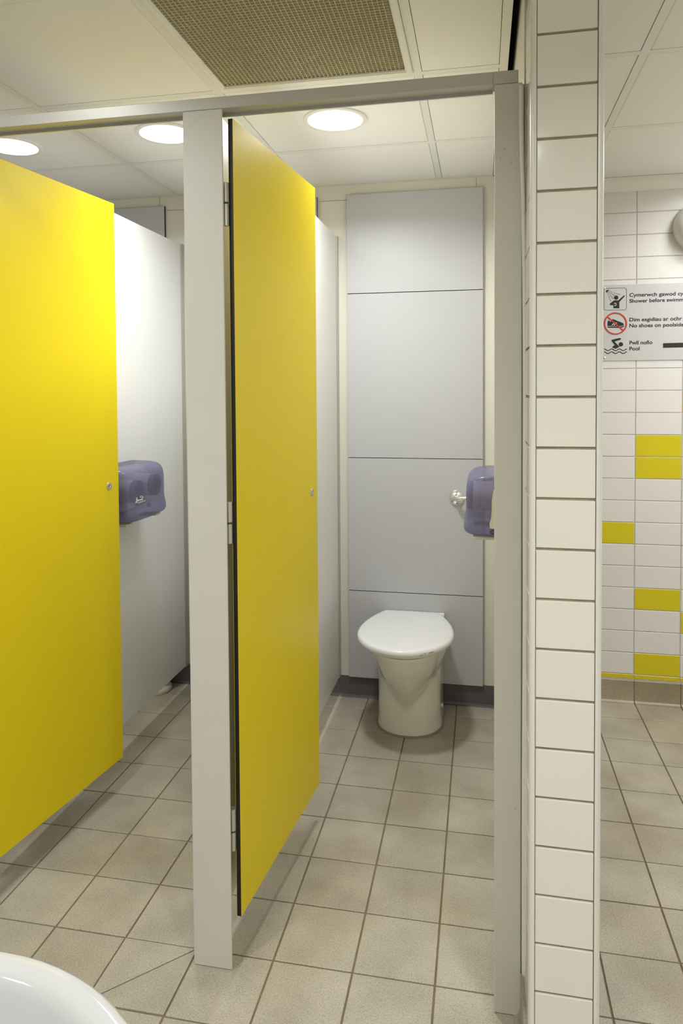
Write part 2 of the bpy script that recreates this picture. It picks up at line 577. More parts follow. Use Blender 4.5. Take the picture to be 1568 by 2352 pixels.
# cove trim where the corridor wall meets the ceiling
prof = [(WALL_COR, 2.290), (WALL_COR - 0.005, 2.290)] + [(WALL_COR - 0.005 - 0.021 * math.sin(t), 2.293 + 0.052 * (1 - math.cos(t))) for t in [math.pi / 2 * k / 6 for k in range(1, 7)]] + [(WALL_COR - 0.028, 2.349), (WALL_COR, 2.349)]
tag(MB().prism(prof, lambda u, v, d: (d, u, v), DIV_R, XR).build('trim_4', M_BAR, smooth=True), 'white coved edge trim between corridor wall tiles and ceiling', 'trim', kind='structure')

tag(MB().box((XL - 0.15, YB, 0), (XL, 1.7, 2.68)).build('wall_left', M_PAINT), 'painted side wall at the far left of the washroom', 'wall', kind='structure')
tag(MB().box((XR, YB, 0), (XR + 0.15, 1.7, 2.68)).build('wall_right', M_PAINT), 'painted side wall at the far right of the corridor', 'wall', kind='structure')
tag(MB().box((XL, YB - 0.15, 0), (XR, YB, 2.68)).build('wall_rear', M_PAINT), 'painted wall across the washroom opposite the cubicles', 'wall', kind='structure')

# skirtings
cv = [(WALL_BACK, 0.097), (WALL_BACK - 0.003, 0.097), (WALL_BACK - 0.003, 0.012), (WALL_BACK - 0.006, 0.004), (WALL_BACK - 0.012, 0.0008), (WALL_BACK, 0.0008)]
tag(MB().prism(cv, lambda u, v, d: (d, u, v), XL, DIV_L).build('baseboard_back', M_VINYL), 'dark grey vinyl skirting along the back wall of the cubicles', 'skirting', kind='structure')
bc = MB().box((DIV_R, WALL_COR - 0.002, 0), (XR, WALL_COR + 0.004, 0.105)).build('baseboard_front', M_GROUTLT)
tag(bc, 'beige speckled skirting tiles at the foot of the corridor wall', 'skirting', kind='structure')
cp = [(WALL_COR, 0.101), (WALL_COR - 0.006, 0.101), (WALL_COR - 0.008, 0.099), (WALL_COR - 0.008, 0.020), (WALL_COR - 0.0105, 0.009), (WALL_COR - 0.017, 0.003), (WALL_COR - 0.024, 0.0006), (WALL_COR, 0.0006)]
for a, b in zip([DIV_R] + CCOLS[:], CCOLS + [2.9]):
    MB().prism(cp, lambda u, v, d: (d, u, v), a + 0.0017, b - 0.0017).build('tile', M_STONE2, bc, smooth=True, angle=0.4)
bm_ = MB().prism([(DIV_L + 0.003, 0.102), (DIV_L - 0.007, 0.100), (DIV_L - 0.0085, 0.097), (DIV_L - 0.0085, 0.02), (DIV_L - 0.013, 0.006), (DIV_L - 0.024, 0.0006), (DIV_L + 0.003, 0.0006)], lambda u, v, d: (u, d, v), -0.413, -0.252)
tag(bm_.build('baseboard_middle', M_STONE3, smooth=True, angle=0.4), 'grey-brown coved skirting tile at the foot of the glossy tiles beside the right post', 'skirting', kind='structure')

# ------------------------------------------------------------------ downlights
proto = None


def make_downlight(x, y, label):
    t = thing('downlight', label, 'ceiling light', (x, y, CEIL), 0, 'round recessed downlights')
    MB().lathe([(0.110, 0.0005), (0.1095, -0.0030), (0.107, -0.0048), (0.100, -0.0056), (0.0945, -0.0048), (0.0925, -0.002), (0.0925, 0.0005)], (0, 0, 0), seg=64, cap0=False, cap1=False).build('bezel', M_BAR, t, world=False, smooth=True)
    MB().lathe([(0.0928, -0.0010), (0.0915, -0.0026), (0.06, -0.0060), (0.02, -0.0074), (0.002, -0.0076)], (0, 0, 0), seg=64, cap0=False).build('diffuser', M_GLOW, t, world=False, smooth=True)
    return t


proto = make_downlight(0, 0, '')
roots = [proto] + [copy_tree(proto) for _ in LAMPS[1:]]
for t, (x, y, wt, lab) in zip(roots, LAMPS):
    t.location = (x, y, CEIL)
    t['label'] = lab
    ld = bpy.data.lights.new('lamp_light', 'AREA')
    ld.shape = 'DISK'
    ld.size = 0.18
    ld.energy = wt
    ld.color = LAMP_COL
    ld.spread = math.radians(158)
    lo = bpy.data.objects.new('lamp_light', ld)
    C.objects.link(lo)
    lo.parent = t
    lo.location = (0, 0, -0.009)

# ------------------------------------------------------------------ air vent
v = thing('air_vent', 'large square cream egg-crate air grille in the ceiling above the head rail', 'vent', (0.8175, -0.0405, CEIL))
gx0, gx1, gy0, gy1 = 0.543, 1.091, -0.303, 0.219
fx0, fx1, fy0, fy1 = 0.5215, 1.114, -0.3255, 0.2445
prof = [(0.0, 0.004), (0.0, -0.004), (0.004, -0.006), (0.016, -0.006), (0.021, -0.001), (0.021, 0.004)]


def ring_at(d, z):
    return [(fx0 + d, fy0 + d, CEIL + z), (fx1 - d, fy0 + d, CEIL + z), (fx1 - d, fy1 - d, CEIL + z), (fx0 + d, fy1 - d, CEIL + z)]


MB().loft([ring_at(d, z) for d, z in prof], False, False).build('frame', M_BAR, v)
m = MB()
nx, ny = 44, 42
for k in range(1, nx):
    x = gx0 + (gx1 - gx0) * k / nx
    m.box((x - 0.0006, gy0, CEIL - 0.001), (x + 0.0006, gy1, CEIL + 0.011))
for k in range(1, ny):
    y = gy0 + (gy1 - gy0) * k / ny
    m.box((gx0, y - 0.0006, CEIL - 0.0008), (gx1, y + 0.0006, CEIL + 0.0108))
tag(m.build('grille', M_GRILLE, v), kind='stuff')
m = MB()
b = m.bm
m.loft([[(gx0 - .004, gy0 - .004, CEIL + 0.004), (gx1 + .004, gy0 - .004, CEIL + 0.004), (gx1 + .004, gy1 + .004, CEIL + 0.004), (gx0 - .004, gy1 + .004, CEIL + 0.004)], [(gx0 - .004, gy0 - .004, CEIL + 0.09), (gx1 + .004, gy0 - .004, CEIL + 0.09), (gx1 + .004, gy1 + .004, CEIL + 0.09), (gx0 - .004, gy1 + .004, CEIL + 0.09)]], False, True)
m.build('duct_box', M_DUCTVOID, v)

# ------------------------------------------------------------------ cubicle frame
FY = -0.253
POSTZ = 2.090


def post(name, label, x0, x1, rc):
    t = thing(name, label, 'post', ((x0 + x1) / 2, FY, 0), 0, 'grey cubicle posts')
    MB().box((x0, FY, 0.0006), (x1, FY + 0.005, POSTZ - 0.0006), 0.0012).build('face_plate', M_POST, t)
    MB().box((rc - 0.006, FY + 0.005, 0.0006), (rc + 0.006, FY + 0.013, POSTZ - 0.0006)).build('web', M_POST, t)
    return t


post('cubicle_post', 'wide pale grey post standing between the two yellow doors', 0.610, 0.709, 0.6605)
post('cubicle_post', 'pale grey post behind the hinged edge of the left yellow door', -0.134, -0.035, -0.09)
t = thing('cubicle_post', 'narrow dull grey post against the glossy tiled wall end', 'post', (1.3625, FY, 0), 0, 'grey cubicle posts')
MB().box((1.338, FY, 0.0006), (1.3965, FY + 0.042, POSTZ - 0.0006), 0.0012).build('face_plate', M_POST, t)
MB().box((1.3966, FY + 0.010, 0.0006), (DIV_L - 0.0006, FY + 0.042, POSTZ - 0.0006)).build('packing_strip', M_TRIM, t)
random.seed(11)
m = MB()
for k in range(22):
    z = random.choice([random.uniform(1.9, 2.07), random.uniform(0.9, 2.0), random.uniform(0.2, 1.2)])
    x = random.uniform(1.348, 1.384)
    m.box((x, FY - 0.0002, z), (x + random.uniform(.0005, .0010), FY + 0.001, z + random.uniform(.001, .006)))
tag(m.build('scratch_marks', M_SCUFF, t), kind='stuff')

t = thing('head_rail', 'grey metal head rail running across the tops of the cubicle posts', 'rail', (0.22, FY, POSTZ))
MB().box((-1.4, FY, POSTZ), (1.3345, FY + 0.004, POSTZ + 0.0275), 0.001).build('front_face', M_RAIL, t)
MB().box((1.3347, FY - 0.0003, POSTZ), (1.388, FY + 0.0415, POSTZ + 0.0275), 0.001).build('end_cap', M_RAIL, t)
MB().box((-1.4, FY + 0.004, POSTZ + 0.001), (1.3345, FY + 0.041, POSTZ + 0.004)).build('underside', M_RAIL, t)
MB().box((-1.4, FY + 0.036, POSTZ - 0.006), (1.3345, FY + 0.041, POSTZ + 0.0275)).build('rear_lip', M_ALU, t)

# ------------------------------------------------------------------ partitions
def partition(label, xc, xface):
    t = thing('cubicle_partition', label, 'partition', (xc, 0.55, 0.098), 0, 'white cubicle partitions', 'thing')
    MB().box((xface - 0.013, FY + 0.013, 0.098), (xface, WALL_BACK - 0.012, 2.112), 0.0008).build('panel', M_PARTITION, t)
    m = MB()
    m.box((xface - 0.017, WALL_BACK - 0.036, 0.095), (xface - 0.0133, WALL_BACK - 0.0005, 2.116), 0.0005)
    m.box((xface + 0.0003, WALL_BACK - 0.036, 0.095), (xface + 0.004, WALL_BACK - 0.0005, 2.116), 0.0005)
    m.build('wall_channel', M_ALU, t)
    return t


partition('white partition panel partly hidden by the open yellow door nearer the toilet', 0.6605, 0.667)
partition('white partition panel carrying the blue dispenser behind the left yellow door', -0.0895, -0.083)

# ------------------------------------------------------------------ grey access panels behind the toilets
JZ = [(1.8565, 2.3005), (1.1125, 1.8545), (0.5015, 1.1105), (0.0975, 0.4995)]
WHERE = ['uppermost', 'tall second', 'third', 'lowest']


def access_panels(x0, x1, labels, dy):
    for (z0, z1), lab in zip(JZ, labels):
        y0 = WALL_BACK - 0.016 - (dy if z0 > 1.8 else 0)
        t = thing('access_panel', lab, 'panel', ((x0 + x1) / 2, WALL_BACK, z0), 0, 'grey access panels on the back wall')
        MB().box((x0, y0 + 0.0012, z0 + 0.0002), (x1, WALL_BACK - 0.0003, z1 - 0.0002)).build('core', M_CORE, t)
        MB().box((x0 + 0.0003, y0, z0 + 0.0005), (x1 - 0.0003, y0 + 0.0013, z1 - 0.0005), 0.0004).build('face_sheet', M_DUCT, t)


access_panels(0.712, 1.316, ['square grey access panel at the top of the back wall behind the white toilet',
                             'tall grey access panel, second from the top behind the white toilet',
                             'grey access panel with the chrome flush lever on it',
                             'grey access panel at the bottom, directly behind the toilet pan'], 0.0015)
access_panels(-0.032, 0.5745, ['grey access panel edge showing just above the partition beside the open door',
                               'tall grey access panel, second from the top in the cubicle behind the wide post',
                               'grey access panel, third from the top in the cubicle behind the wide post',
                               'lowest grey access panel in the cubicle behind the wide post'], 0.0)
access_panels(-0.776, -0.1695, ['grey access panel seen over the white partition beside the left yellow door',
                                'tall grey access panel, second from the top behind the white partition with the dispenser',
                                'grey access panel, third from the top behind the white partition with the dispenser',
                                'lowest grey access panel behind the white partition with the dispenser'], 0.0)

# ------------------------------------------------------------------ yellow doors (local: x = thickness, y = along the door)
DW, DT, DZ0, DZ1 = 0.6235, 0.0125, 0.1205, 2.0735
HZ = [(1.819, 1.872, 1.921), (1.052, 1.102, 1.154), (0.290, 0.338, 0.394)]


def make_door(label, loc, rz, spin):
    t = thing('cubicle_door', label, 'door', loc, rz, 'yellow cubicle doors', 'thing')
    MB().box((-DT + 0.0005, 0, DZ0), (-0.0005, DW, DZ1), 0.0006).build('core', M_CORE, t, world=False)
    MB().box((-0.0008, 0.0004, DZ0 + 0.0004), (0.0, DW - 0.0004, DZ1 - 0.0004)).build('outer_face', M_YELLOW, t, world=False)
    MB().box((-DT, 0.0004, DZ0 + 0.0004), (-DT + 0.0008, DW - 0.0004, DZ1 - 0.0004)).build('inner_face', M_YELLOW, t, world=False)
    lk = MB().lathe([(0.0135, 0), (0.0135, 0.0015), (0.0125, 0.0026), (0.0045, 0.0026), (0.0036, 0.0008)], (0.0, DW - 0.055, 1.096), (1, 0, 0), 32, True, False)
    lk = lk.build('lock_indicator', M_STEEL, t, world=False, smooth=True)
    MB().box((-0.001, DW - 0.055 - 0.0036, 1.096 - 0.0036), (0.0006, DW - 0.055 + 0.0036, 1.096 + 0.0036)).build('coin_slot', M_DARKSTEEL, lk, world=False)
    bx, by = -0.0190, -0.004
    for z0, zm, z1 in HZ:
        h = MB().cyl((bx, by, zm + 0.0025), (bx, by, z1), 0.0090, seg=20)
        h.box((bx + 0.003, by - 0.003, zm + 0.0025), (-DT + 0.0003, by + 0.0085, z1 - 0.003))
        h = h.build('hinge', M_STEEL, t, world=False, smooth=True)
        MB().cyl((bx, by, zm - 0.0026), (bx, by, zm + 0.0026), 0.0070, seg=16).build('bushing', M_DARKSTEEL, h, world=False)
        k = MB().cyl((bx, by, z0), (bx, by, zm - 0.0024), 0.0084, seg=20)
        k.box((bx - 0.020, by - 0.013, z0), (bx - 0.003, by - 0.0085, zm - 0.0024))
        k.box((bx - 0.010, by - 0.0095, z0), (bx - 0.001, by - 0.002, zm - 0.0024))
        k.build('knuckle', M_STEEL, h, world=False, smooth=True)
        for q in (-0.012, 0.012):
            MB().lathe([(0.0045, 0), (0.0040, 0.0016), (0.0015, 0.0022)], (-DT - 0.0001, 0.018, (zm + z1) / 2 + q), (-1, 0, 0), 12).build('screw', M_STEEL, h, world=False)
    return t


d1 = make_door('yellow cubicle door standing wide open with its black edge towards us', (0.727, -0.230, 0), -math.atan2(0.057, 0.620), 0)
d2 = copy_tree(d1)
d2.location = (-0.0165, -0.190, 0)
d2.rotation_euler = (0, 0, -math.atan2(0.0745, 0.615))
d2['label'] = 'yellow cubicle door cut by the left picture edge, showing only its face'

# ------------------------------------------------------------------ toilets
TX, TYB = 1.0085, 1.327


LX = 1.001


def lid_outline(inset, z, yb=TYB, n=64):
    """teardrop outline, counter-clockwise: elliptical front, sides drawing in towards a short straight back"""
    yc, a, bf = 1.052, 0.199 - inset, 0.242 - inset
    yb2 = yb - inset
    pts = []
    nf, nb = n // 2, n // 4
    for k in range(nf + 1):
        t = math.pi + math.pi * k / nf
        pts.append((LX + a * math.cos(t), yc + bf * math.sin(t), z))
    back = [(yc + (yb2 - yc) * k / nb) for k in range(1, nb + 1)]
    for y in back:
        pts.append((LX + 0.199 * math.cos(3.3 * (y - yc)) - inset, y, z))
    for y in reversed(back):
        pts.append((LX - 0.199 * math.cos(3.3 * (y - yc)) + inset, y, z))
    return pts


def table(tb, z):
    if z <= tb[0][0]:
        return tb[0][1]
    for (z0, v0), (z1, v1) in zip(tb[:-1], tb[1:]):
        if z <= z1:
            return v0 + (v1 - v0) * (z - z0) / (z1 - z0)
    return tb[-1][1]


def pan_ring(z, n=72, grow=0.0, bowl=True):
    cx, cy = TX, 1.15
    wz = table([(0.085, 0.018), (0.11, 0.032), (0.135, 0.048), (0.16, 0.065), (0.2, 0.092), (0.27, 0.132), (0.33, 0.157), (0.39, 0.174)], z)
    fr = table([(0.085, 0.120), (0.11, 0.142), (0.135, 0.160), (0.16, 0.180), (0.2, 0.212), (0.27, 0.262), (0.33, 0.302), (0.39, 0.335)], z)
    flare = 0.005 * max(0, 1 - z / 0.05)
    cwx, cfy, cby = 0.1325 + grow + flare, 0.146 + grow + flare, TYB - cy
    pts = []
    for k in range(n):
        t = 2 * math.pi * k / n
        c, sn = math.cos(t), math.sin(t)
        if sn <= 0:
            e = 2.15
            rc = 1.0 / ((abs(c) / cwx) ** e + (abs(sn) / cfy) ** e) ** (1 / e)
            rb = 1.0 / ((abs(c) / wz) ** 2.1 + (abs(sn) / fr) ** 2.1) ** (1 / 2.1)
        else:
            rc = min(cwx / max(abs(c), 1e-6), cby / max(sn, 1e-6))
            rb = min(1.0 / math.sqrt((c / wz) ** 2 + (sn / 0.155) ** 2), cby / max(sn, 1e-6))
        p = 26
        r = (rc ** p + (rb ** p if bowl else 0)) ** (1 / p)
        if sn > 0:
            r = min(r, cby / max(sn, 1e-6))
        pts.append((cx + r * c, cy + r * sn, z))
    return pts


def make_toilet(label):
    t = thing('toilet', label, 'toilet', (TX, 1.15, 0))
    zs = [0.0008, 0.004, 0.012, 0.03] + [0.05 + 0.0165 * k for k in range(21)]
    rings = [pan_ring(z) for z in zs]
    top = pan_ring(0.3875)
    rings.append([(TX + (x - TX) * 0.99, 1.15 + (y - 1.15) * 0.99, z) for x, y, z in top])
    MB().loft(rings).build('pan', M_PAN, t, smooth=True, angle=0.9)
    MB().loft([pan_ring(0.0008, grow=0.007, bowl=False), pan_ring(0.0045, grow=0.005, bowl=False), pan_ring(0.006, grow=0.001, bowl=False)]).build('sealant', M_SEAL, t, smooth=True)
    MB().loft([lid_outline(i, z) for i, z in ((0.03, 0.3885), (0.016, 0.3885), (0.013, 0.392), (0.013, 0.398), (0.018, 0.4015), (0.03, 0.4015))]).build('seat', M_SEAT, t, smooth=True)
    prof = [(0.012, 0.3995), (0.003, 0.4005), (0.0003, 0.404), (0.0, 0.4085), (0.0012, 0.4150), (0.0045, 0.4200), (0.010, 0.4228), (0.020, 0.4240), (0.045, 0.4252), (0.09, 0.4268)]
    MB().loft([lid_outline(i, z) for i, z in prof]).build('lid', M_SEAT, t, smooth=True, angle=1.0)
    hb = MB().box((TX - 0.100, 1.300, 0.386), (TX + 0.139, TYB, 0.4215), 0.004, 2)
    hb.build('hinge_bar', M_SEAT, t, smooth=True)
    for s in (-1, 1):
        MB().lathe([(0.0075, 0), (0.0075, 0.006), (0.005, 0.009), (0.001, 0.010)], (TX + s * 0.130, 1.19, 0.060), (s, 0, 0), 16).build('bolt_cap', M_SEAT, t, smooth=True)
    return t


t1 = make_toilet('white toilet with closed lid in the open cubicle, grey panels behind')
m = MB()
for ang, dz, ln in ((0.60, 0.410, 0.014), (0.66, 0.4105, 0.006), (0.50, 0.412, 0.004), (0.42, 0.405, 0.008)):
    t_ = math.pi * 1.5 + ang
    a = Vector((LX + 0.1995 * math.cos(t_), 1.052 + 0.2425 * math.sin(t_), dz))
    d = Vector((-0.197 * math.sin(t_), 0.232 * math.cos(t_), 0)).normalized()
    m.box(a - Vector((0.0022, 0.0022, 0.0006)), a + Vector((0.0022, 0.0022, 0.0006)))
    m.tube([a, a + d * ln * 0.5 + Vector((0, 0, 0.0008)), a + d * ln + Vector((0, 0, 0.0015))], 0.0012, 6)
tag(m.build('lid_scuff', M_SCUFF, t1), kind='stuff')
t2 = copy_tree(t1)
for ch in list(t2.children):
    if ch.name.startswith('lid_scuff'):
        bpy.data.objects.remove(ch)
t2.location.x = TX - 0.709
t2['label'] = 'white toilet of the left cubicle, standing behind the wide grey post'
t1['group'] = t2['group'] = 'white back-to-wall toilets'

# ------------------------------------------------------------------ bin in the far left cubicle
def rrect(x0, x1, y0, y1, r, z, n=7):
    pts = []
    for cx, cy, a0 in ((x1 - r, y1 - r, 0), (x0 + r, y1 - r, 90), (x0 + r, y0 + r, 180), (x1 - r, y0 + r, 270)):
        for k in range(n + 1):
            a = math.radians(a0 + 90 * k / n)
            pts.append((cx + r * math.cos(a), cy + r * math.sin(a), z))
    return pts


t = thing('sanitary_bin', 'pale plastic bin whose rounded foot shows under the partition with the dispenser', 'bin', (-0.25, 1.25, 0))
X0, X1, Y0, Y1 = -0.370, -0.1365, 1.176, 1.322
MB().loft([rrect(X0 + d, X1 - d, Y0 + d, Y1 - d, 0.066 - d, z) for d, z in ((0.002, 0.0006), (0.0, 0.004), (0.0, 0.016), (0.003, 0.022), (0.010, 0.026), (0.013, 0.035), (0.010, 0.30), (0.006, 0.50))]).build('body', M_CREAMPLASTIC2, t, smooth=True, angle=0.9)
MB().loft([rrect(X0 + d, X1 - d, Y0 + d, Y1 - d, 0.066 - d, z) for d, z in ((0.002, 0.5005), (0.0, 0.504), (0.0, 0.53), (0.008, 0.545), (0.03, 0.552))]).build('lid', M_CREAMPLASTIC2, t, smooth=True, angle=0.9)

# ------------------------------------------------------------------ flush lever
t = thing('flush_lever', 'chrome flush lever on the grey panel above the toilet', 'lever', (1.201, 1.329, 0.939))
MB().lathe([(0.0345, 0), (0.0345, 0.002), (0.033, 0.005), (0.027, 0.012), (0.018, 0.018), (0.012, 0.021), (0.004, 0.022)], (0, 0, 0), (0, -1, 0), 40).build('rosette', M_CHROME, t, world=False, smooth=True, angle=0.9)
MB().tube([(0, -0.012, 0), (0.001, -0.032, 0), (0.008, -0.042, 0.001), (0.03, -0.047, 0.004), (0.06, -0.050, 0.008), (0.088, -0.052, 0.010), (0.093, -0.052, 0.0105)], [0.0105, 0.0105, 0.0105, 0.0085, 0.0085, 0.0095, 0.005], 14).build('handle', M_CHROME, t, world=False, smooth=True, angle=0.9)

# ------------------------------------------------------------------ toilet roll dispensers
# local: x = out from the wall, y = along it, z = height
PROF = [(0.0, 0.188), (0.070, 0.1868), (0.105, 0.183), (0.124, 0.1755), (0.136, 0.163), (0.142, 0.147), (0.1445, 0.125), (0.1450, 0.100), (0.1450, 0.080), (0.1450, 0.060), (0.1470, 0.042), (0.1510, 0.026), (0.1530, 0.013), (0.1515, 0.001), (0.145, -0.008), (0.128, -0.014), (0.09, -0.017), (0.0, -0.0175)]
DWH = 0.168


def smooth_profile(pts, k=3):
    out = []
    n = len(pts)
    for i in range(n - 1):
        p0, p1, p2, p3 = pts[max(i - 1, 0)], pts[i], pts[i + 1], pts[min(i + 2, n - 1)]
        for q in range(k):
            u = q / k
            out.append(tuple(0.5 * (2 * b + (c - a) * u + (2 * a - 5 * b + 4 * c - d) * u * u + (3 * b - a - 3 * c + d) * u ** 3) for a, b, c, d in zip(p0, p1, p2, p3)))
    return out + [pts[-1]]


PROF = smooth_profile(PROF)


def shell_rings(sd, wh, sh=1.0, prof=PROF, e=7.0, nphi=44):
    rings = []
    for k in range(nphi + 1):
        ph = -math.pi / 2 + math.pi * k / nphi
        wv = wh * math.copysign(abs(math.sin(ph)) ** (2 / e), math.sin(ph)) if abs(math.sin(ph)) > 1e-9 else 0.0
        cc = max(abs(math.cos(ph)), 1e-3) ** (2 / e)
        if k in (0, nphi):
            cc = 0.30
        hh = 0.82 + 0.18 * cc
        drop = 0.006 * math.cos(math.pi * wv / wh / 2)
        rings.append([(d * sd * cc, wv, (0.09 + (h - 0.09) * hh) * sh - (drop if h < 0.05 else 0)) for d, h in prof])
    return rings


def make_dispenser(label, loc, rz):
    t = thing('toilet_roll_dispenser', label, 'dispenser', loc, rz, 'smoky blue toilet roll dispensers')
    MB().loft(shell_rings(1.0, DWH)).build('cover', M_SMOKY, t, world=False, smooth=True, angle=1.2)
    bp_ = [(0.0, 0.170), (0.030, 0.166), (0.046, 0.155), (0.056, 0.135), (0.0605, 0.105), (0.061, 0.07), (0.063, 0.045), (0.068, 0.028), (0.066, 0.014), (0.0, 0.008)]
    m = MB()
    m.loft([[(d, s, h) for d, h in bp_] for s in (-DWH - 0.004, DWH + 0.004)])
    m.build('back_plate', M_CREAMPLASTIC, t, world=False, smooth=True, angle=0.5)
    for ya, yb in ((-DWH + 0.024, -DWH + 0.074), (DWH - 0.074, DWH - 0.024)):
        MB().box((0.052, ya, -0.0300), (0.122, yb, -0.0208), 0.003).build('tray', M_CREAMPLASTIC, t, world=False)
    for yy, zz_ in ((-0.079, 0.093), (0.068, 0.100)):
        r = MB().lathe([(0.012, 0.022), (0.043, 0.022), (0.043, 0.122), (0.012, 0.122)], (0, yy, zz_), (1, 0, 0), 36).build('paper_roll', M_PAPER, t, world=False, smooth=True)
        MB().lathe([(0.042, 0.1225), (0.042, 0.1405), (0.040, 0.1420), (0.023, 0.1420), (0.022, 0.1405)], (0, yy, zz_), (1, 0, 0), 36).build('spindle_disc', M_SPINDLE, r, world=False, smooth=True)
        MB().lathe([(0.0215, 0.1340), (0.0215, 0.1434), (0.020, 0.1442), (0.016, 0.1442), (0.015, 0.1428), (0.002, 0.1428)], (0, yy, zz_), (1, 0, 0), 30).build('core_knob', M_KNOB, r, world=False, smooth=True)
    for s in (-1, 1):
        m = MB()
        n = 20
        outer = [(0.008 * math.cos(2 * math.pi * k / n), 0.008 * math.sin(2 * math.pi * k / n)) for k in range(n)]
        inner = []
        for k in range(n):
            tt = 2 * math.pi * k / n
            q = 0.0036 / (abs(math.cos(tt)) ** 0.8 + abs(math.sin(tt)) ** 0.8) ** (1 / 0.8) * 1.25
            inner.append((q * math.cos(tt), q * 1.25 * math.sin(tt)))
        y0, y1 = s * (DWH + 0.004), s * (DWH - 0.006)
        m.loft([[(0.058 + a, y, 0.0005 + c) for a, c in loop] for loop, y in ((outer, y0), (outer, y1), (inner, y1), (inner, y0), (outer, y0))], False, False)
        m.build('latch_eye', M_KNOB, t, world=False, smooth=True, angle=0.5)
    # script maker's mark printed on the cover
    S1 = [(690, 1262), (684, 1275), (700, 1275), (712, 1240), (720, 1200), (728, 1168), (720, 1160), (713, 1180), (708, 1215), (703, 1255), (712, 1272), (727, 1262), (735, 1225), (744, 1213), (738, 1205), (730, 1215), (731, 1236), (742, 1236), (752, 1216), (760, 1212), (766, 1224), (760, 1233), (754, 1224), (762, 1212), (772, 1224), (777, 1207), (781, 1225), (789, 1205), (794, 1222), (806, 1206), (800, 1199), (794, 1210), (800, 1219), (809, 1203), (812, 1216), (818, 1197), (826, 1199), (829, 1212), (841, 1196), (834, 1190), (827, 1201), (834, 1211), (842, 1205), (847, 1180), (853, 1152), (846, 1134), (822, 1128), (797, 1138), (793, 1155), (812, 1166), (840, 1160), (860, 1140)]
    S2 = [(690, 1273), (720, 1275), (742, 1287), (800, 1266), (860, 1241), (908, 1222)]
    S3 = [(750, 1266), (800, 1244), (850, 1224)]
    m = MB()
    for S, r in ((S1, 0.00075), (S2, 0.0006), (S3, 0.0005)):
        pts = []
        for U, V in S:
            yy = 0.5561 + (U - 690) * 0.000356 - 0.672
            zz_ = 1.0022 - 0.0000567 * (U - 690) - 0.0001677 * (V - 1270) - 0.944
            hs = 0.1452 + (0.0040 * (0.055 - zz_) / 0.02 if zz_ < 0.055 else 0)
            pts.append((hs, yy, zz_))
        m.tube(pts, r, 6)
    m.build('lettering', M_WHITEPRINT, t, world=False)
    return t


dp = make_dispenser('smoky blue toilet roll dispenser on the white partition beside the left yellow door', (-0.0822, 0.66, 0.955), 0)
d2_ = copy_tree(dp)
d2_.location = (DIV_L - 0.0006, 0.66, 0.955)
d2_.rotation_euler = (0, 0, math.pi)
d2_['label'] = 'smoky blue toilet roll dispenser half hidden by the narrow right post'

# ------------------------------------------------------------------ information sign (flat print on a thin board)
SXC = (1.8132451927703008, 0.00023097516500163485, 1.2622158157463358e-06, 5.405014293123969e-10)
SZC = (1.9507970155367764, -8.954470130757354e-06, -0.00024833657234185033, 3.480259705491745e-09)
SY = 1.5115


def sp(U, V):
    return (SXC[0] + SXC[1] * U + SXC[2] * V + SXC[3] * U * V, SZC[0] + SZC[1] * U + SZC[2] * V + SZC[3] * U * V)


def flat(poly, raw=False, lift=0.0):
    m = MB()
    pts = poly if raw else [sp(*p) for p in poly]
    m.prism(pts, lambda u, v, d: (u, d, v), SY - 0.0006 - lift, SY + 0.0005)
    return m


def add_flat(m, poly, raw=False, lift=0.0):
    pts = poly if raw else [sp(*p) for p in poly]
    m.prism(pts, lambda u, v, d: (u, d, v), SY - 0.0006 - lift, SY + 0.0005)


def disc(m, U, V, r, n=28, lift=0.0):
    x, z = sp(U, V)
    k = r * 0.000233
    add_flat(m, [(x + k * math.cos(2 * math.pi * i / n), z + k * math.sin(2 * math.pi * i / n)) for i in range(n)], True, lift)


def stroke(m, pts, wd, lift=0.0, closed=False):
    P = [Vector(sp(*p)) for p in pts]
    k = wd * 0.000233 / 2
    n = len(P)
    L_, R_ = [], []
    for i in range(n):
        a = P[(i - 1) % n] if (closed or i) else P[i]
        b = P[(i + 1) % n] if (closed or i < n - 1) else P[i]
        d = (b - a).normalized()
        nn = Vector((-d.y, d.x)) * k
        L_.append(P[i] + nn)
        R_.append(P[i] - nn)
    rng = range(n if closed else n - 1)
    for i in rng:
        j = (i + 1) % n
        add_flat(m, [tuple(L_[i]), tuple(L_[j]), tuple(R_[j]), tuple(R_[i])], True, lift)


sign = thing('information_sign', 'white bilingual pool sign with black pictograms on the tiled corridor wall', 'sign', (2.1, SY, 1.543))
MB().box((1.8385, SY, 1.5433), (2.43, WALL_COR - 0.0003, 1.8815), 0.0008).build('board', M_SIGN, sign)
for U, V in ((152, 325), (155, 1580)):
    x, z = sp(U, V)
    MB().lathe([(0.0052, 0), (0.005, 0.002), (0.003, 0.0036), (0.0005, 0.004)], (x, SY, z), (0, -1, 0), 20).build('screw_cap', M_DOME, sign, smooth=True)
    MB().lathe([(0.0052, 0), (0.005, 0.002), (0.003, 0.0036), (0.0005, 0.004)], (2.4235, SY, z), (0, -1, 0), 20).build('screw_cap', M_DOME, sign, smooth=True)
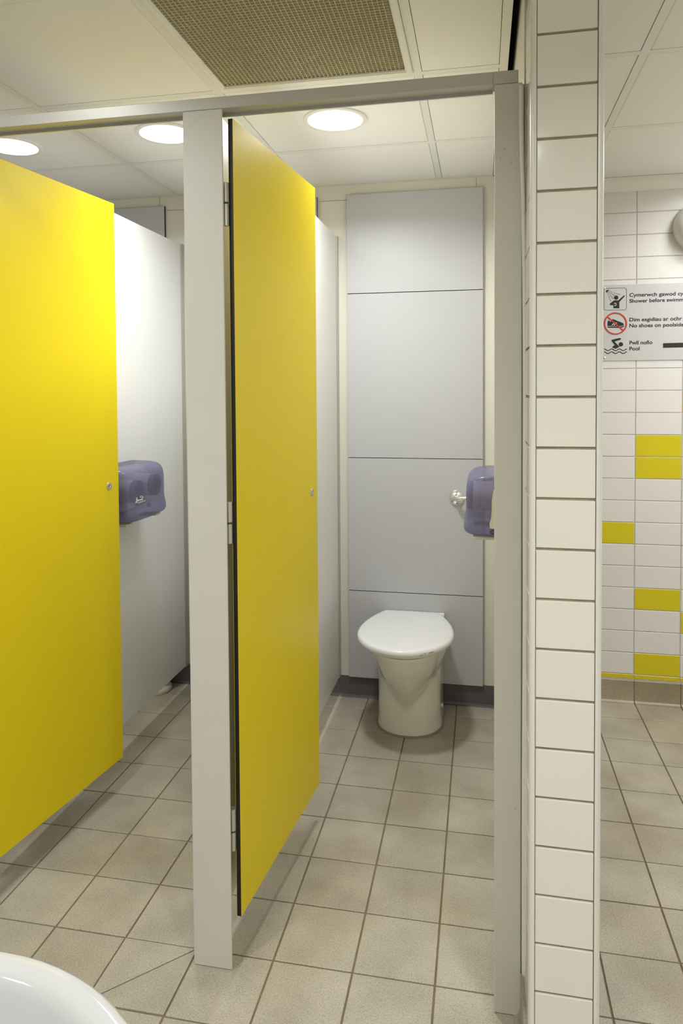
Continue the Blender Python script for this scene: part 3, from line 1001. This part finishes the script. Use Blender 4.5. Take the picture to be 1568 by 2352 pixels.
# shower pictogram
m = MB()
fr = []
for cx, cy, a0 in ((513, 362, -90), (513, 680, 0), (180, 686, 90), (180, 372, 180)):
    for k in range(7):
        a = math.radians(a0 + 90 * k / 6)
        fr.append((cx + 40 * math.cos(a), cy + 38 * math.sin(a)))
stroke(m, fr, 6, closed=True)
add_flat(m, [(176, 380), (200, 362), (226, 357), (234, 364), (194, 408), (182, 404)])
for a, b, n in (((247, 381), (425, 444), 7), ((225, 388), (324, 456), 6), ((212, 400), (304, 512), 6), ((205, 413), (262, 552), 6)):
    for k in range(n):
        s = k / (n - 1)
        disc(m, a[0] + (b[0] - a[0]) * s, a[1] + (b[1] - a[1]) * s, 5.5 + 3.5 * s, 10)
disc(m, 365, 498, 40)
add_flat(m, [(315, 690), (315, 635), (262, 635), (248, 624), (250, 608), (318, 552), (335, 547), (405, 547), (423, 575), (423, 690)])
add_flat(m, [(405, 547), (500, 462), (511, 458), (520, 464), (520, 476), (423, 578)])
m.build('shower_pictogram', M_BLACKPRINT, sign)
m = MB()
stroke(m, [(327, 603), (345, 597), (362, 600), (364, 620), (360, 640), (342, 644), (328, 638)], 9, lift=0.0004)
m.build('pictogram_detail', M_WHITEPRINT, sign)  # white mark printed inside the black figure
# shoe pictogram and prohibition ring
m = MB()
add_flat(m, [(205, 1010), (207, 940), (218, 915), (232, 905), (246, 925), (266, 930), (285, 922), (297, 885), (325, 890), (355, 903), (392, 920), (440, 935), (492, 960), (506, 978), (498, 995), (470, 1006), (440, 1010)])
add_flat(m, [(206, 1020), (440, 1020), (478, 1012), (510, 996), (508, 1016), (482, 1034), (440, 1042), (212, 1040)])
m.build('shoe_pictogram', M_BLACKPRINT, sign)
m = MB()
add_flat(m, [(280, 995), (296, 995), (352, 940), (338, 940)], lift=0.0004)
add_flat(m, [(318, 995), (334, 995), (384, 950), (370, 948)], lift=0.0004)
m.build('pictogram_detail', M_WHITEPRINT, sign)  # white stripes printed on the shoe
m = MB()
stroke(m, [(351 + 199 * math.cos(2 * math.pi * k / 56), 966 + 190 * math.sin(2 * math.pi * k / 56)) for k in range(56)], 25, closed=True, lift=0.0007)
stroke(m, [(208, 846), (492, 1090)], 24, lift=0.0008)
m.build('prohibition_ring', M_REDPRINT, sign)
# swimmer pictogram
m = MB()
add_flat(m, [(277, 1275), (282, 1262), (300, 1253), (432, 1225), (450, 1232), (452, 1248), (440, 1258), (336, 1290)])
add_flat(m, [(277, 1275), (336, 1290), (430, 1390), (405, 1392), (385, 1408), (350, 1420), (318, 1405), (285, 1396), (338, 1352)])
disc(m, 450, 1340, 41)
for dv in (0, 52):
    stroke(m, [(145 + 415 * k / 48, 1438 + dv - 16 * math.cos(math.pi * 2 * (415 * k / 48) / 139)) for k in range(49)], 15)
m.build('swimmer_pictogram', M_BLACKPRINT, sign)
m = MB()
add_flat(m, [(1210, 1320), (1700, 1306), (1700, 1270), (1830, 1352), (1700, 1428), (1700, 1391), (1210, 1402)])
m.build('arrow', M_BLACKPRINT, sign)


def text_line(body, U0, V0, U1, cap_px, ref=None):
    """one printed line: starts at (U0, V0), the part ref (or all of it) ends at U1"""
    def make(s):
        cu = bpy.data.curves.new('txt', 'FONT')
        cu.body = s
        cu.size = 1.0
        cu.offset = 0.017
        cu.resolution_u = 4
        ob = bpy.data.objects.new('txt', cu)
        C.objects.link(ob)
        bpy.context.view_layer.update()
        me = bpy.data.meshes.new_from_object(ob.evaluated_get(bpy.context.evaluated_depsgraph_get()))
        bpy.data.objects.remove(ob)
        bpy.data.curves.remove(cu)
        return me
    me = make(body)
    rm = make(ref) if ref else me
    wref = max(v.co.x for v in rm.vertices) - min(v.co.x for v in rm.vertices)
    if ref:
        bpy.data.meshes.remove(rm)
    hm = make('H')
    cap = max(v.co.y for v in hm.vertices) - min(v.co.y for v in hm.vertices)
    bpy.data.meshes.remove(hm)
    x0, z0 = sp(U0, V0)
    x1, _ = sp(U1, V0)
    mn = min(v.co.x for v in me.vertices)
    kx = (x1 - x0) / wref
    kz = cap_px * 0.000246 / cap
    for v in me.vertices:
        v.co = Vector((x0 + (v.co.x - mn) * kx, SY - 0.0007, z0 + v.co.y * kz)) - sign.location
    me.materials.append(M_BLACKPRINT)
    o = bpy.data.objects.new('lettering', me)
    C.objects.link(o)
    o.parent = sign


text_line('Cymerwch gawod cyn nofio', 606, 483, 1572, 66, 'Cymerwch gawod cy')
text_line('Shower before swimming', 606, 590, 1572, 66, 'Shower before swimm')
text_line('Dim esgidiau ar ochr y pwll', 606, 926, 1548, 66, 'Dim esgidiau ar ochr')
text_line('No shoes on poolside', 606, 1034, 1580, 66)
text_line('Pwll nofio', 606, 1341, 1020, 66)
text_line('Pool', 606, 1449, 790, 66)

# ------------------------------------------------------------------ domed fitting on the corridor wall
t = thing('wall_dome', 'smooth white domed fitting on the corridor wall above the sign', 'wall fitting', (2.243, WALL_COR, 2.118))
MB().lathe([(0.112, 0), (0.113, 0.012), (0.110, 0.030), (0.100, 0.052), (0.083, 0.071), (0.060, 0.085), (0.033, 0.093), (0.002, 0.096)], (0, 0, 0), (0, -1, 0), 48).build('cover', M_DOME, t, world=False, smooth=True, angle=1.0)
MB().lathe([(0.060, 0.0855), (0.058, 0.090), (0.045, 0.0955), (0.02, 0.099), (0.001, 0.1)], (0, 0, 0), (0, -1, 0), 40, False).build('centre_cap', M_SEAT, t, world=False, smooth=True, angle=1.0)

# ------------------------------------------------------------------ washbasin
BXC, BYC, BZ = 0.83, -1.470, 0.85
t = thing('washbasin', 'white ceramic washbasin whose glossy rim fills the bottom left corner', 'basin', (BXC, BYC, 0))


def oval(a, b, z, dy=0.0, n=72, back=0.9):
    pts = []
    for k in range(n):
        tt = 2 * math.pi * k / n
        s = math.sin(tt)
        pts.append((BXC + a * math.cos(tt), BYC + dy + (b if s > 0 else b * back) * s, z))
    return pts


prof = [(0.120, 0.110, 0.655), (0.160, 0.145, 0.680), (0.205, 0.185, 0.735), (0.235, 0.212, 0.795), (0.250, 0.225, 0.832), (0.2545, 0.2290, 0.8425), (0.2540, 0.2285, 0.8475), (0.2500, 0.2245, 0.8503), (0.2430, 0.2175, 0.8508), (0.2340, 0.2080, 0.8500), (0.2270, 0.2010, 0.8465), (0.2210, 0.1945, 0.838), (0.2120, 0.1850, 0.795), (0.1850, 0.1600, 0.740), (0.1150, 0.1000, 0.712), (0.0300, 0.0280, 0.705)]
MB().loft([oval(a, b, z) for a, b, z in prof]).build('bowl', M_CERAMIC, t, smooth=True, angle=1.2)
MB().lathe([(0.030, 0.7052), (0.029, 0.7085), (0.021, 0.7085), (0.019, 0.7062)], (BXC, BYC, 0), seg=28).build('waste_ring', M_CHROME, t, smooth=True)
MB().loft([oval(0.105, 0.100, 0.0), oval(0.098, 0.095, 0.03), oval(0.080, 0.078, 0.12), oval(0.078, 0.076, 0.45), oval(0.095, 0.09, 0.60), oval(0.125, 0.115, 0.67)]).build('pedestal', M_CERAMIC, t, smooth=True, angle=1.2)
